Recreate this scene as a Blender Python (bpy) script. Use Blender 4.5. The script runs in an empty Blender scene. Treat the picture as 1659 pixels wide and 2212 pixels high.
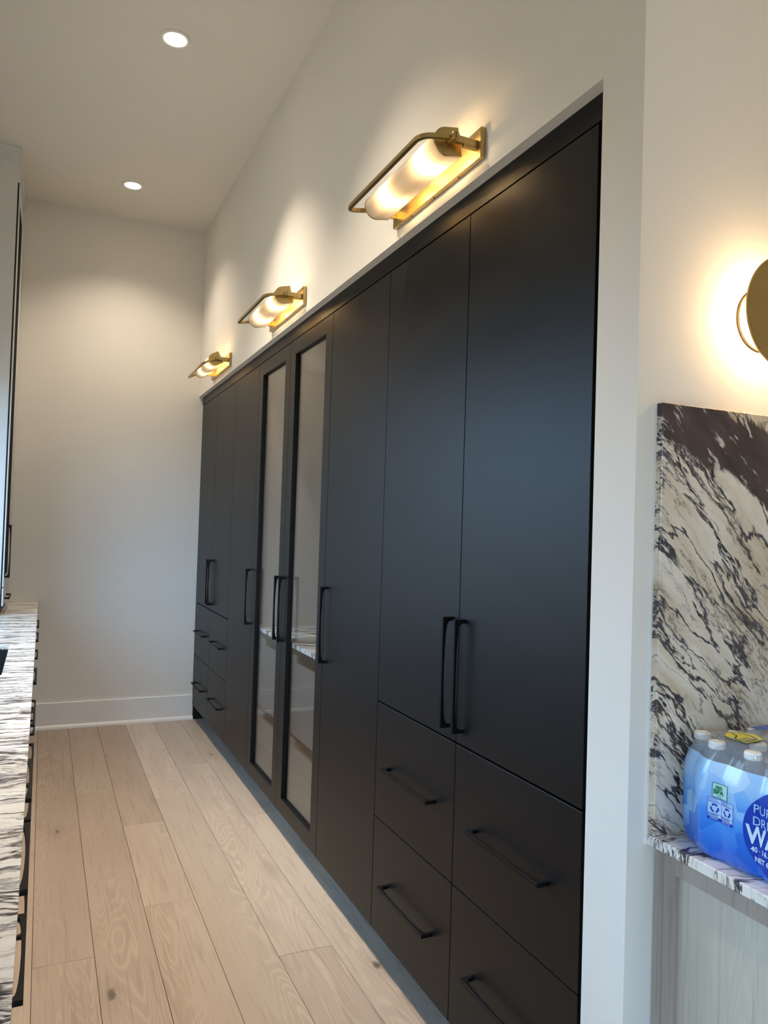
import bpy, bmesh, math, random
from mathutils import Vector, Matrix, noise as mnoise

random.seed(7)
scene = bpy.context.scene
C = scene.collection

# ------------------------------------------------------------------ camera
cam = bpy.data.cameras.new('camera'); camo = bpy.data.objects.new('camera', cam); C.objects.link(camo)
R_ = Vector((0.91101114, -0.41120389, 0.03114574))
U_ = Vector((-0.03836802, -0.00931954, 0.99922022))
F_ = Vector((0.41059297, 0.91149575, 0.02426728))
M = Matrix((R_, U_, -F_)).transposed().to_4x4(); M.translation = Vector((0, 0, 1.5))
camo.matrix_world = M
cam.sensor_fit = 'HORIZONTAL'; cam.sensor_width = 36.0; cam.lens = 36.0 * 1630.29 / 1659.0
cam.clip_start = 0.01
scene.camera = camo

# ------------------------------------------------------------------ world, exposure
w = bpy.data.worlds.new('daylight_sky'); scene.world = w; w.use_nodes = True
bg = w.node_tree.nodes['Background']
# even overcast-blue sky above the horizon, dull lit ground below it
wn = w.node_tree
tc = wn.nodes.new('ShaderNodeTexCoord'); sz = wn.nodes.new('ShaderNodeSeparateXYZ'); wn.links.new(tc.outputs['Generated'], sz.inputs[0])
mr = wn.nodes.new('ShaderNodeMapRange'); mr.interpolation_type = 'SMOOTHSTEP'; wn.links.new(sz.outputs[2], mr.inputs[0])
mr.inputs[1].default_value = -0.05; mr.inputs[2].default_value = 0.10
mx = wn.nodes.new('ShaderNodeMix'); mx.data_type = 'RGBA'; wn.links.new(mr.outputs[0], mx.inputs[0])
mx.inputs[6].default_value = (0.17, 0.165, 0.14, 1); mx.inputs[7].default_value = (0.42, 0.70, 1.04, 1)
wn.links.new(mx.outputs[2], bg.inputs[0]); bg.inputs[1].default_value = 5.4
vs = scene.view_settings
vs.view_transform = 'Standard'; vs.look = 'None'; vs.gamma = 1.0; vs.use_curve_mapping = False
vs.exposure = 0.85
scene.cycles.use_denoising = True
scene.cycles.max_bounces = 10; scene.cycles.diffuse_bounces = 5; scene.cycles.glossy_bounces = 5
scene.cycles.transmission_bounces = 8; scene.cycles.transparent_max_bounces = 24
scene.cycles.sample_clamp_indirect = 6.0
scene.cycles.caustics_reflective = False; scene.cycles.caustics_refractive = False
WARM = (1.0, 0.70, 0.40)

# ------------------------------------------------------------------ key dimensions (metres)
XW, XC, YF, ZC, ZT = 1.0676, 1.100, 5.948, 3.778, 2.493
XL = -0.68            # left wall
XB = 1.74             # back of the cabinet recess / of the niche
YB = -6.4             # wall behind the viewpoint
PY0, PY1 = 1.1604, 1.285   # pier

# ------------------------------------------------------------------ helpers
def me_obj(name, bm, mat, parent=None, loc=None, smooth=False):
    me = bpy.data.meshes.new(name)
    bmesh.ops.recalc_face_normals(bm, faces=bm.faces)
    bm.to_mesh(me); bm.free()
    if smooth:
        for f in me.polygons: f.use_smooth = True
    o = bpy.data.objects.new(name, me); C.objects.link(o)
    if mat is not None: me.materials.append(mat)
    if parent is not None: o.parent = parent
    if loc is not None: o.location = loc
    return o

def add_box(bm, x0, x1, y0, y1, z0, z1, bevel=0.0, off=(0, 0, 0), seg=1):
    ox, oy, oz = off
    vs_ = [bm.verts.new((x - ox, y - oy, z - oz)) for x in (x0, x1) for y in (y0, y1) for z in (z0, z1)]
    fs = [(0, 1, 3, 2), (4, 6, 7, 5), (0, 4, 5, 1), (2, 3, 7, 6), (0, 2, 6, 4), (1, 5, 7, 3)]
    faces = [bm.faces.new([vs_[i] for i in f]) for f in fs]
    if bevel > 0:
        es = list({e for f in faces for e in f.edges})
        bmesh.ops.bevel(bm, geom=es, offset=bevel, segments=seg, affect='EDGES', profile=0.5)

def box(name, b, mat, parent=None, bevel=0.0, base=(0, 0, 0), seg=1):
    """box from world extents b=(x0,x1,y0,y1,z0,z1); parent stands at base"""
    bm = bmesh.new(); add_box(bm, *b, bevel=bevel, off=base, seg=seg)
    return me_obj(name, bm, mat, parent)

def boxes(name, bl, mat, parent=None, bevel=0.0, base=(0, 0, 0)):
    bm = bmesh.new()
    for b in bl: add_box(bm, *b, bevel=bevel, off=base)
    return me_obj(name, bm, mat, parent)

def ring_frame(bm, x0, x1, ya, yb, za, zb, sa, sb, ra, rb, off=(0, 0, 0)):
    """one connected rectangular frame in the YZ plane; stiles sa/sb, rails ra/rb"""
    V = lambda x, y, z: bm.verts.new((x - off[0], y - off[1], z - off[2]))
    o = [[V(x, y, z) for y, z in ((ya, za), (yb, za), (yb, zb), (ya, zb))] for x in (x0, x1)]
    i_ = [[V(x, y, z) for y, z in ((ya + sa, za + ra), (yb - sb, za + ra), (yb - sb, zb - rb), (ya + sa, zb - rb))] for x in (x0, x1)]
    for k in range(4):
        j = (k + 1) % 4
        for q in (0, 1): bm.faces.new([o[q][k], o[q][j], i_[q][j], i_[q][k]])
        bm.faces.new([o[0][k], o[0][j], o[1][j], o[1][k]]); bm.faces.new([i_[0][k], i_[0][j], i_[1][j], i_[1][k]])

def tag(o, label, cat, group=None):
    o['label'] = label; o['category'] = cat
    if group: o['group'] = group
    return o

def thing(name, label, cat, loc=(0, 0, 0), group=None, rot=None):
    o = bpy.data.objects.new(name, None); C.objects.link(o); o.location = loc
    o.empty_display_size = 0.05
    if rot: o.rotation_euler = rot
    return tag(o, label, cat, group)

def struct(o): o['kind'] = 'structure'; return o

def tube(bm, pts, r, n=10, square=False):
    """sweep along points; square -> 4-sided bar of half width r"""
    pts = [Vector(p) for p in pts]; rings = []
    up0 = Vector((0, 0, 1))
    for i, p in enumerate(pts):
        a = pts[max(i - 1, 0)]; b = pts[min(i + 1, len(pts) - 1)]
        t = (b - a).normalized()
        up = up0 if abs(t.dot(up0)) < 0.9 else Vector((1, 0, 0))
        s = t.cross(up).normalized(); u = s.cross(t).normalized()
        k = 1.0
        if 0 < i < len(pts) - 1:
            d1 = (p - a).normalized(); d2 = (b - p).normalized(); k = 1 / max(0.5, math.cos(d1.angle(d2) / 2))
        ring = []
        if square:
            for sx, sy in ((1, 1), (-1, 1), (-1, -1), (1, -1)):
                ring.append(bm.verts.new(p + s * r * sx * k + u * r * sy))
        else:
            for j in range(n):
                q = 2 * math.pi * j / n
                ring.append(bm.verts.new(p + s * r * math.cos(q) + u * r * math.sin(q)))
        rings.append(ring)
    m = len(rings[0])
    for i in range(len(rings) - 1):
        for j in range(m):
            bm.faces.new([rings[i][j], rings[i][(j + 1) % m], rings[i + 1][(j + 1) % m], rings[i + 1][j]])
    bm.faces.new(rings[0][::-1]); bm.faces.new(rings[-1])

def lathe(bm, prof, n=32, axis='Z', center=(0, 0, 0)):
    """prof: list of (radius, height); closed ends"""
    c = Vector(center); rings = []
    for r, hgt in prof:
        ring = []
        for j in range(n):
            q = 2 * math.pi * j / n; a, b = r * math.cos(q), r * math.sin(q)
            v = {'Z': (a, b, hgt), 'Y': (a, hgt, b), 'X': (hgt, a, b)}[axis]
            ring.append(bm.verts.new(c + Vector(v)))
        rings.append(ring)
    for i in range(len(rings) - 1):
        for j in range(n):
            bm.faces.new([rings[i][j], rings[i][(j + 1) % n], rings[i + 1][(j + 1) % n], rings[i + 1][j]])
    bm.faces.new(rings[0][::-1]); bm.faces.new(rings[-1])

def extrude_poly(bm, poly, fn, t0, t1):
    """poly: 2D outline; fn(u,v,t)->xyz"""
    a = [bm.verts.new(fn(u, v, t0)) for u, v in poly]; b = [bm.verts.new(fn(u, v, t1)) for u, v in poly]
    n = len(poly)
    for i in range(n): bm.faces.new([a[i], a[(i + 1) % n], b[(i + 1) % n], b[i]])
    bm.faces.new(a[::-1]); bm.faces.new(b)

# ------------------------------------------------------------------ materials
def new_mat(name):
    m = bpy.data.materials.new(name); m.use_nodes = True
    nt = m.node_tree; return m, nt, nt.nodes['Principled BSDF']

def N(nt, typ, **kw):
    n = nt.nodes.new(typ)
    for k, v in kw.items(): setattr(n, k, v)
    return n

def L(nt, a, b): nt.links.new(a, b)

def math_n(nt, op, a, b=None, clamp=False):
    n = N(nt, 'ShaderNodeMath', operation=op, use_clamp=clamp)
    for i, v in enumerate((a, b)):
        if v is None: continue
        if isinstance(v, (int, float)): n.inputs[i].default_value = v
        else: L(nt, v, n.inputs[i])
    return n.outputs[0]

def ramp(nt, fac, stops):
    n = N(nt, 'ShaderNodeValToRGB'); e = n.color_ramp.elements
    e[0].position, e[0].color = stops[0][0], (*stops[0][1], 1)
    e[1].position, e[1].color = stops[-1][0], (*stops[-1][1], 1)
    for p, c in stops[1:-1]:
        q = e.new(p); q.color = (*c, 1)
    L(nt, fac, n.inputs[0]); return n.outputs[0]

def mixc(nt, fac, a, b, mode='MIX'):
    n = N(nt, 'ShaderNodeMix', data_type='RGBA', blend_type=mode)
    if isinstance(fac, (int, float)): n.inputs[0].default_value = fac
    else: L(nt, fac, n.inputs[0])
    for i, v in ((6, a), (7, b)):
        if isinstance(v, tuple): n.inputs[i].default_value = (*v, 1)
        else: L(nt, v, n.inputs[i])
    return n.outputs[2]

def smooth(nt, x, a, b):
    n = N(nt, 'ShaderNodeMapRange', interpolation_type='SMOOTHSTEP')
    L(nt, x, n.inputs[0]); n.inputs[1].default_value = a; n.inputs[2].default_value = b
    return n.outputs[0]

def mapping(nt, vec, scale=(1, 1, 1), rot=(0, 0, 0), loc=(0, 0, 0)):
    n = N(nt, 'ShaderNodeMapping'); n.inputs['Location'].default_value = loc
    n.inputs['Rotation'].default_value = rot; n.inputs['Scale'].default_value = scale
    L(nt, vec, n.inputs[0]); return n.outputs[0]

def noise_n(nt, vec, scale, detail=3, rough=0.5, dist=0.0, out='Fac'):
    n = N(nt, 'ShaderNodeTexNoise'); n.inputs['Scale'].default_value = scale
    n.inputs['Detail'].default_value = detail; n.inputs['Roughness'].default_value = rough
    n.inputs['Distortion'].default_value = dist
    L(nt, vec, n.inputs['Vector']); return n.outputs[out]

def bump(nt, bsdf, hgt, strength, dist=0.001):
    b = N(nt, 'ShaderNodeBump'); b.inputs['Strength'].default_value = strength
    b.inputs['Distance'].default_value = dist
    L(nt, hgt, b.inputs['Height']); L(nt, b.outputs[0], bsdf.inputs['Normal'])

def objco(nt): return N(nt, 'ShaderNodeTexCoord').outputs['Object']

def plain(name, col, rough=0.5, metal=0.0, spec=0.5, grain=None):
    m, nt, b = new_mat(name)
    b.inputs['Roughness'].default_value = rough; b.inputs['Metallic'].default_value = metal
    b.inputs['Specular IOR Level'].default_value = spec
    nz = noise_n(nt, objco(nt), grain[0] if grain else 6.0, 4)
    k = grain[1] if grain else 0.04
    c = mixc(nt, nz, tuple(x * (1 - k) for x in col), tuple(min(1, x * (1 + k)) for x in col))
    L(nt, c, b.inputs['Base Color'])
    if grain and len(grain) > 2: bump(nt, b, noise_n(nt, objco(nt), grain[3], 3), grain[2], 0.0006)
    return m

def emit(name, col, s):
    m = bpy.data.materials.new(name); m.use_nodes = True; nt = m.node_tree; nt.nodes.clear()
    e = N(nt, 'ShaderNodeEmission'); e.inputs[0].default_value = (*col, 1); e.inputs[1].default_value = s
    o = N(nt, 'ShaderNodeOutputMaterial'); L(nt, e.outputs[0], o.inputs[0]); return m

M_wall = plain('painted_wall', (0.79, 0.76, 0.705), 0.75, grain=(3.0, 0.015, 0.25, 160.0), spec=0.3)
M_ceil = plain('painted_ceiling', (0.77, 0.735, 0.675), 0.85, grain=(2.0, 0.015), spec=0.2)
M_trim = plain('trim_paint', (0.82, 0.81, 0.79), 0.4)
M_hutch = plain('pale_grey_lacquer', (0.66, 0.67, 0.66), 0.38)
M_black = plain('satin_black_lacquer', (0.0050, 0.0053, 0.0060), 0.40, spec=0.27, grain=(1.2, 0.08, 0.05, 300.0))
M_dark = plain('black_recess', (0.006, 0.006, 0.006), 0.7)
M_iron = plain('matte_black_metal', (0.006, 0.006, 0.007), 0.42, spec=0.16)
M_brass = plain('brushed_brass', (0.56, 0.41, 0.17), 0.34, metal=1.0, grain=(40.0, 0.12, 0.05, 200.0))
M_aged = plain('aged_brass', (0.40, 0.285, 0.115), 0.36, metal=1.0, grain=(14.0, 0.14))
M_inner = plain('cabinet_interior', (0.40, 0.355, 0.30), 0.5, grain=(5.0, 0.06))
M_drawer = plain('taupe_inner_drawer', (0.115, 0.105, 0.095), 0.5, grain=(5.0, 0.06))
M_capw = plain('white_plastic', (0.80, 0.82, 0.84), 0.35)
M_white = plain('white_trim_ring', (0.80, 0.78, 0.74), 0.5)
M_blacksink = plain('black_composite', (0.010, 0.012, 0.016), 0.5, grain=(60.0, 0.2))
M_lens = emit('downlight_lens', (1.0, 0.86, 0.66), 12.0)
M_bulb = emit('warm_bulb', (1.0, 0.66, 0.30), 52.0)
M_ring = emit('disc_light_glow', (1.0, 0.68, 0.37), 52.0)

def glass_mat(name, tint, ior=1.5, rough=0.0, milk=0.0):
    m = bpy.data.materials.new(name); m.use_nodes = True; nt = m.node_tree; nt.nodes.clear()
    t = N(nt, 'ShaderNodeBsdfTransparent'); t.inputs[0].default_value = (*tint, 1)
    g = N(nt, 'ShaderNodeBsdfGlossy'); g.inputs['Roughness'].default_value = rough
    # thin sheet: both faces reflect like an outer face
    f = N(nt, 'ShaderNodeFresnel'); ge = N(nt, 'ShaderNodeNewGeometry')
    L(nt, math_n(nt, 'ADD', math_n(nt, 'MULTIPLY', ge.outputs['Backfacing'], 1.0 / ior - ior), ior), f.inputs[0])
    x = N(nt, 'ShaderNodeMixShader'); L(nt, f.outputs[0], x.inputs[0]); L(nt, t.outputs[0], x.inputs[1]); L(nt, g.outputs[0], x.inputs[2])
    if milk:
        df = N(nt, 'ShaderNodeBsdfDiffuse'); df.inputs[0].default_value = (0.80, 0.84, 0.88, 1)
        y = N(nt, 'ShaderNodeMixShader'); y.inputs[0].default_value = milk; L(nt, x.outputs[0], y.inputs[1]); L(nt, df.outputs[0], y.inputs[2]); x = y
    o = N(nt, 'ShaderNodeOutputMaterial'); L(nt, x.outputs[0], o.inputs[0]); return m
M_glass = glass_mat('clear_cabinet_glass', (0.96, 0.96, 0.95), 1.5)
M_pane = glass_mat('window_glass', (0.97, 0.98, 0.98), 1.45)
M_smoke = plain('smoked_glass', (0.003, 0.003, 0.004), 0.6, spec=0.02)
M_pet = glass_mat('clear_bottle_plastic', (0.975, 0.98, 0.985), 1.40, 0.03, 0.10)
M_film = glass_mat('clear_shrink_film', (0.96, 0.97, 0.98), 1.5, 0.08, 0.14)

def opal():
    m, nt, b = new_mat('opal_glass'); nt.nodes.remove(b)
    t = N(nt, 'ShaderNodeBsdfTranslucent'); t.inputs[0].default_value = (0.66, 0.60, 0.52, 1)
    d = N(nt, 'ShaderNodeBsdfDiffuse'); d.inputs[0].default_value = (0.85, 0.80, 0.74, 1)
    g = N(nt, 'ShaderNodeBsdfGlossy'); g.inputs['Roughness'].default_value = 0.08
    x = N(nt, 'ShaderNodeMixShader'); x.inputs[0].default_value = 0.35; L(nt, t.outputs[0], x.inputs[1]); L(nt, d.outputs[0], x.inputs[2])
    f = N(nt, 'ShaderNodeFresnel'); f.inputs[0].default_value = 1.45
    y = N(nt, 'ShaderNodeMixShader'); L(nt, f.outputs[0], y.inputs[0]); L(nt, x.outputs[0], y.inputs[1]); L(nt, g.outputs[0], y.inputs[2])
    L(nt, y.outputs[0], nt.nodes['Material Output'].inputs[0]); return m
M_opal = opal()

def marble(name, rot, stretch=(0.35, 1.6, 1.0), freq=3.0, vein=1.0, dark=0.6, offs=(0, 0, 0), band=None, warp=0.10, thin=0.0, white=0.0):
    """cream stone with purple-grey veins running along the rotated u axis"""
    m, nt, b = new_mat(name); co = objco(nt)
    p0 = mapping(nt, co, (1, 1, 1), rot, offs)
    wv = noise_n(nt, p0, 4.0, 4, 0.6, out='Color')
    def warped(src, k):
        vm = N(nt, 'ShaderNodeVectorMath', operation='MULTIPLY_ADD'); L(nt, wv, vm.inputs[0])
        vm.inputs[1].default_value = (k, k, k); L(nt, src, vm.inputs[2]); return vm.outputs[0]
    p = mapping(nt, warped(p0, warp), stretch)
    def ridge(sc, detail, lo, hi, rough=0.55):
        n = noise_n(nt, p, sc, detail, rough)
        r = math_n(nt, 'SUBTRACT', 1.0, math_n(nt, 'MULTIPLY', math_n(nt, 'ABSOLUTE', math_n(nt, 'SUBTRACT', n, 0.5)), 2.0))
        return smooth(nt, r, lo, hi)
    v1 = ridge(freq, 6, 0.935 + thin, 0.99, 0.6)
    v2 = ridge(freq * 2.3, 6, 0.94 + thin * 0.7, 0.99, 0.64)
    v3 = ridge(freq * 5.5, 6, 0.92 + thin * 0.7, 0.99, 0.66)
    msk = smooth(nt, noise_n(nt, p, freq * 0.9, 3), 0.42, 0.60)
    msk2 = smooth(nt, noise_n(nt, p, freq * 1.7, 3), 0.47, 0.60)
    big = smooth(nt, noise_n(nt, p, freq * 0.55, 6, 0.62), dark, dark + 0.05)
    if band:
        # natural dark seam of this slab
        ang, lo, hi, amp = band
        sx = N(nt, 'ShaderNodeSeparateXYZ'); L(nt, mapping(nt, co, (1, 1, 1), (0, -ang, 0)), sx.inputs[0])
        d = math_n(nt, 'ADD', sx.outputs[2], math_n(nt, 'MULTIPLY', math_n(nt, 'SUBTRACT', noise_n(nt, p, 5.0, 7, 0.68), 0.5), amp))
        bb = math_n(nt, 'MULTIPLY', smooth(nt, d, lo, lo + 0.012), math_n(nt, 'SUBTRACT', 1.0, smooth(nt, d, hi, hi + 0.012)))
        big = math_n(nt, 'MAXIMUM', big, bb)
    cl = noise_n(nt, p, freq * 1.2, 5, 0.6)
    wmix = lambda c_: tuple(x + (y - x) * white for x, y in zip(c_, (0.84, 0.85, 0.85)))
    basec = ramp(nt, cl, [(0.28, wmix((0.46, 0.36, 0.25))), (0.42, wmix((0.68, 0.60, 0.49))), (0.60, wmix((0.80, 0.75, 0.67))), (0.8, wmix((0.60, 0.52, 0.42)))])
    veinc = ramp(nt, noise_n(nt, p, 14.0, 4), [(0.35, (0.022, 0.019, 0.026)), (0.6, (0.085, 0.068, 0.075)), (0.75, (0.20, 0.14, 0.10))])
    f = math_n(nt, 'MULTIPLY', v1, vein, True)
    f = math_n(nt, 'MAXIMUM', f, math_n(nt, 'MULTIPLY', v2, math_n(nt, 'MULTIPLY', msk, vein)))
    f = math_n(nt, 'MAXIMUM', f, math_n(nt, 'MULTIPLY', v3, math_n(nt, 'MULTIPLY', msk2, 0.75 * vein)))
    c = mixc(nt, f, basec, veinc)
    flecks = smooth(nt, noise_n(nt, p, freq * 4.2, 6, 0.62), 0.575, 0.615)
    bigc = mixc(nt, flecks, ramp(nt, noise_n(nt, p, 9.0, 5), [(0.3, (0.034, 0.022, 0.022)), (0.7, (0.10, 0.068, 0.062))]), (0.55, 0.50, 0.47))
    c = mixc(nt, big, c, bigc)
    L(nt, c, b.inputs['Base Color']); b.inputs['Roughness'].default_value = 0.16
    return m
M_marble = marble('viola_marble_counter', (0, 0, math.radians(5)), (0.42, 3.2, 1.0), 3.4, 1.0, 0.72, warp=0.10, thin=0.0, white=0.35)
M_marble_in = marble('viola_marble_inner', (0, 0, math.radians(24)), (0.45, 2.6, 1.0), 2.6, 1.0, 0.57, (0.3, 1.1, 0), white=0.85)
M_splash = marble('viola_marble_splash', (0, math.radians(-44), 0), (0.50, 1.0, 2.6), 3.4, 1.0, 0.80, (0.2, 0, 0.1), (math.radians(22), 0.722, 0.853, 0.16), 0.07, 0.026, -0.28)
M_marble_n = marble('viola_marble_niche', (0, 0, math.radians(14)), (0.5, 3.6, 1.0), 3.4, 1.0, 0.70, (0.7, 0.2, 0), warp=0.09, white=0.45)

def oak(name, base, warm, along='Y', rand=True, ring=1.0, knots=True, rough=0.42):
    m, nt, b = new_mat(name); co = objco(nt)
    oi = N(nt, 'ShaderNodeObjectInfo')
    off = N(nt, 'ShaderNodeCombineXYZ')
    r = oi.outputs['Random']
    L(nt, math_n(nt, 'MULTIPLY', r, 37.0), off.inputs[0]); L(nt, math_n(nt, 'MULTIPLY', r, 91.0), off.inputs[1]); L(nt, math_n(nt, 'MULTIPLY', r, 13.0), off.inputs[2])
    va = N(nt, 'ShaderNodeVectorMath', operation='ADD'); L(nt, co, va.inputs[0]); L(nt, off.outputs[0], va.inputs[1]); v = va.outputs[0]
    st = {'Y': (1, 0.14, 1), 'Z': (1, 1, 0.14)}[along]
    fine = {'Y': (1, 0.035, 1), 'Z': (1, 1, 0.035)}[along]
    p = mapping(nt, v, st)
    # cathedral rings: bands of a smooth stretched field
    fld = noise_n(nt, p, 5.5, 2, 0.45, 0.3)
    rings = math_n(nt, 'FRACT', math_n(nt, 'MULTIPLY', fld, 34.0))
    rline = smooth(nt, math_n(nt, 'ABSOLUTE', math_n(nt, 'SUBTRACT', rings, 0.5)), 0.18, 0.5)
    rm = smooth(nt, noise_n(nt, p, 3.0, 2), 0.42, 0.66)
    gr = noise_n(nt, mapping(nt, v, fine), 95.0, 4, 0.6)
    cl = noise_n(nt, p, 4.0, 4, 0.55)
    c = mixc(nt, smooth(nt, cl, 0.3, 0.7), base, warm)
    if rand:
        c = mixc(nt, math_n(nt, 'MULTIPLY', r, 0.55), c, tuple(x * 0.80 for x in warm))
    lt = tuple(min(1, x * 1.22) for x in base); dk = tuple(x * 0.66 for x in warm)
    c = mixc(nt, math_n(nt, 'MULTIPLY', rline, math_n(nt, 'MULTIPLY', rm, 0.42 * ring)), c, lt)
    c = mixc(nt, math_n(nt, 'MULTIPLY', smooth(nt, gr, 0.50, 0.70), 0.52), c, dk)
    if knots:
        vo = N(nt, 'ShaderNodeTexVoronoi'); vo.inputs['Scale'].default_value = 3.0
        L(nt, mapping(nt, v, (1.6, 0.7, 1)), vo.inputs['Vector'])
        kd = math_n(nt, 'ADD', vo.outputs['Distance'], math_n(nt, 'MULTIPLY', noise_n(nt, v, 22.0, 5, 0.65), 0.13))
        sep = N(nt, 'ShaderNodeSeparateColor'); L(nt, vo.outputs['Color'], sep.inputs[0])
        sel = math_n(nt, 'GREATER_THAN', sep.outputs[0], 0.35)
        kn = math_n(nt, 'MULTIPLY', math_n(nt, 'SUBTRACT', 1.0, smooth(nt, kd, 0.095, 0.145)), sel)
        halo = math_n(nt, 'MULTIPLY', math_n(nt, 'SUBTRACT', 1.0, smooth(nt, kd, 0.10, 0.38)), sel)
        c = mixc(nt, math_n(nt, 'MULTIPLY', halo, 0.35), c, dk)
        c = mixc(nt, math_n(nt, 'MULTIPLY', kn, 0.85), c, (0.09, 0.07, 0.06))
    L(nt, c, b.inputs['Base Color']); b.inputs['Roughness'].default_value = rough
    bump(nt, b, gr, 0.25, 0.0006)
    return m
M_oak = oak('whitewashed_oak', (0.47, 0.395, 0.32), (0.385, 0.305, 0.24))
M_oak_brown = oak('smoked_oak', (0.44, 0.355, 0.285), (0.36, 0.28, 0.22))
M_oak_pale = oak('pale_oak', (0.545, 0.465, 0.385), (0.455, 0.375, 0.300))
M_oakcab = oak('grey_oak_frame', (0.40, 0.345, 0.29), (0.33, 0.275, 0.23), 'Z', False, 0.2, False, 0.5)
M_oakpan = oak('pale_oak_panel', (0.52, 0.48, 0.40), (0.45, 0.40, 0.32), 'Z', False, 0.7, False, 0.5)

# ------------------------------------------------------------------ room shell
struct(box('ceiling', (XL - 0.2, XB + 0.2, YB - 0.2, YF + 0.2, ZC, ZC + 0.1), M_ceil))
struct(box('wall_far', (XL - 0.2, XB + 0.2, YF, YF + 0.15, -0.05, ZC), M_wall))
W2 = (-0.45, 1.50, 0.30, 2.80)
struct(boxes('wall_back', [(XL - 0.2, W2[0], YB - 0.15, YB, -0.05, ZC), (W2[1], XB + 0.2, YB - 0.15, YB, -0.05, ZC), (W2[0], W2[1], YB - 0.15, YB, -0.05, W2[2]), (W2[0], W2[1], YB - 0.15, YB, W2[3], ZC)], M_wall))
# right wall: header over the recess, pier between recess and niche, backs of both
struct(boxes('wall_right', [(XW, XB, PY1, YF, ZT, ZC), (XW, XB, PY0, PY1, 0, ZC), (XB, XB + 0.12, YB, YF, 0, ZC)], M_wall))
# left wall with a window opening over the worktop and a glazed door opening
W1 = (2.30, 5.05, 1.05, 2.45); D1 = (-1.00, 0.50, 0.02, 2.10)
def wall_with_holes(name, x0, x1, ya, yb, za, zb, holes):
    ys = sorted({ya, yb, *[h[0] for h in holes], *[h[1] for h in holes]})
    zs = sorted({za, zb, *[h[2] for h in holes], *[h[3] for h in holes]})
    bl = []
    for i in range(len(ys) - 1):
        for j in range(len(zs) - 1):
            cy, cz = (ys[i] + ys[i + 1]) / 2, (zs[j] + zs[j + 1]) / 2
            if any(h[0] < cy < h[1] and h[2] < cz < h[3] for h in holes): continue
            bl.append((x0, x1, ys[i], ys[i + 1], zs[j], zs[j + 1]))
    return boxes(name, bl, M_wall)
struct(wall_with_holes('wall_left', XL - 0.15, XL, YB, YF, -0.05, ZC, [W1, D1]))

def glazing(name, o, ncol, loc_label):
    y0, y1, z0, z1 = o; fr = 0.05
    bl = [(XL - 0.1, XL - 0.04, y0, y0 + fr, z0, z1), (XL - 0.1, XL - 0.04, y1 - fr, y1, z0, z1),
          (XL - 0.1, XL - 0.04, y0 + fr, y1 - fr, z0, z0 + fr), (XL - 0.1, XL - 0.04, y0 + fr, y1 - fr, z1 - fr, z1)]
    for k in range(1, ncol):
        yc = y0 + (y1 - y0) * k / ncol; bl.append((XL - 0.1, XL - 0.04, yc - 0.03, yc + 0.03, z0 + fr, z1 - fr))
    f = struct(boxes(name, bl, M_iron))
    for k in range(ncol):
        a = y0 + (y1 - y0) * k / ncol; c = y0 + (y1 - y0) * (k + 1) / ncol
        box('pane', (XL - 0.072, XL - 0.068, a + 0.05, c - 0.05, z0 + fr, z1 - fr), M_pane, f)
    # daylight comes in here: a sampling portal for the sky, which adds no light of its own
    la = bpy.data.lights.new(name + '_portal', 'AREA'); la.shape = 'RECTANGLE'; la.size = z1 - z0; la.size_y = y1 - y0
    la.cycles.is_portal = True
    lo = bpy.data.objects.new(name + '_portal', la); C.objects.link(lo)
    lo.location = (XL - 0.16, (y0 + y1) / 2, (z0 + z1) / 2); lo.rotation_euler = (0, -math.pi / 2, 0)
glazing('window_1', W1, 3, '')
glazing('door_1', D1, 3, '')

f = struct(boxes('window_2', [(W2[0], W2[0] + 0.05, YB - 0.1, YB - 0.04, W2[2], W2[3]), (W2[1] - 0.05, W2[1], YB - 0.1, YB - 0.04, W2[2], W2[3]),
    (W2[0] + 0.05, W2[1] - 0.05, YB - 0.1, YB - 0.04, W2[2], W2[2] + 0.05), (W2[0] + 0.05, W2[1] - 0.05, YB - 0.1, YB - 0.04, W2[3] - 0.05, W2[3])], M_iron))
box('pane', (W2[0] + 0.05, W2[1] - 0.05, YB - 0.072, YB - 0.068, W2[2] + 0.05, W2[3] - 0.05), M_pane, f)
la = bpy.data.lights.new('window_2_portal', 'AREA'); la.shape = 'RECTANGLE'; la.size = W2[1] - W2[0]; la.size_y = W2[3] - W2[2]; la.cycles.is_portal = True
lo = bpy.data.objects.new('window_2_portal', la); C.objects.link(lo); lo.location = ((W2[0] + W2[1]) / 2, YB - 0.16, (W2[2] + W2[3]) / 2); lo.rotation_euler = (math.pi / 2, 0, 0)
# baseboard of the far wall with its quarter round
bb = struct(box('baseboard_far', (-0.03, XC + 0.006, YF - 0.016, YF, 0.0, 0.187), M_trim, bevel=0.003))
bm = bmesh.new()
prof = [(0, 0), (0.018, 0)] + [(0.018 * math.cos(a), 0.026 * math.sin(a)) for a in (0.4, 0.8, 1.2)] + [(0, 0.026)]
extrude_poly(bm, prof, lambda u, v, t: (t, YF - 0.016 - u, v), -0.03, XC + 0.006)
me_obj('quarter_round', bm, M_trim, bb)

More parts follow.
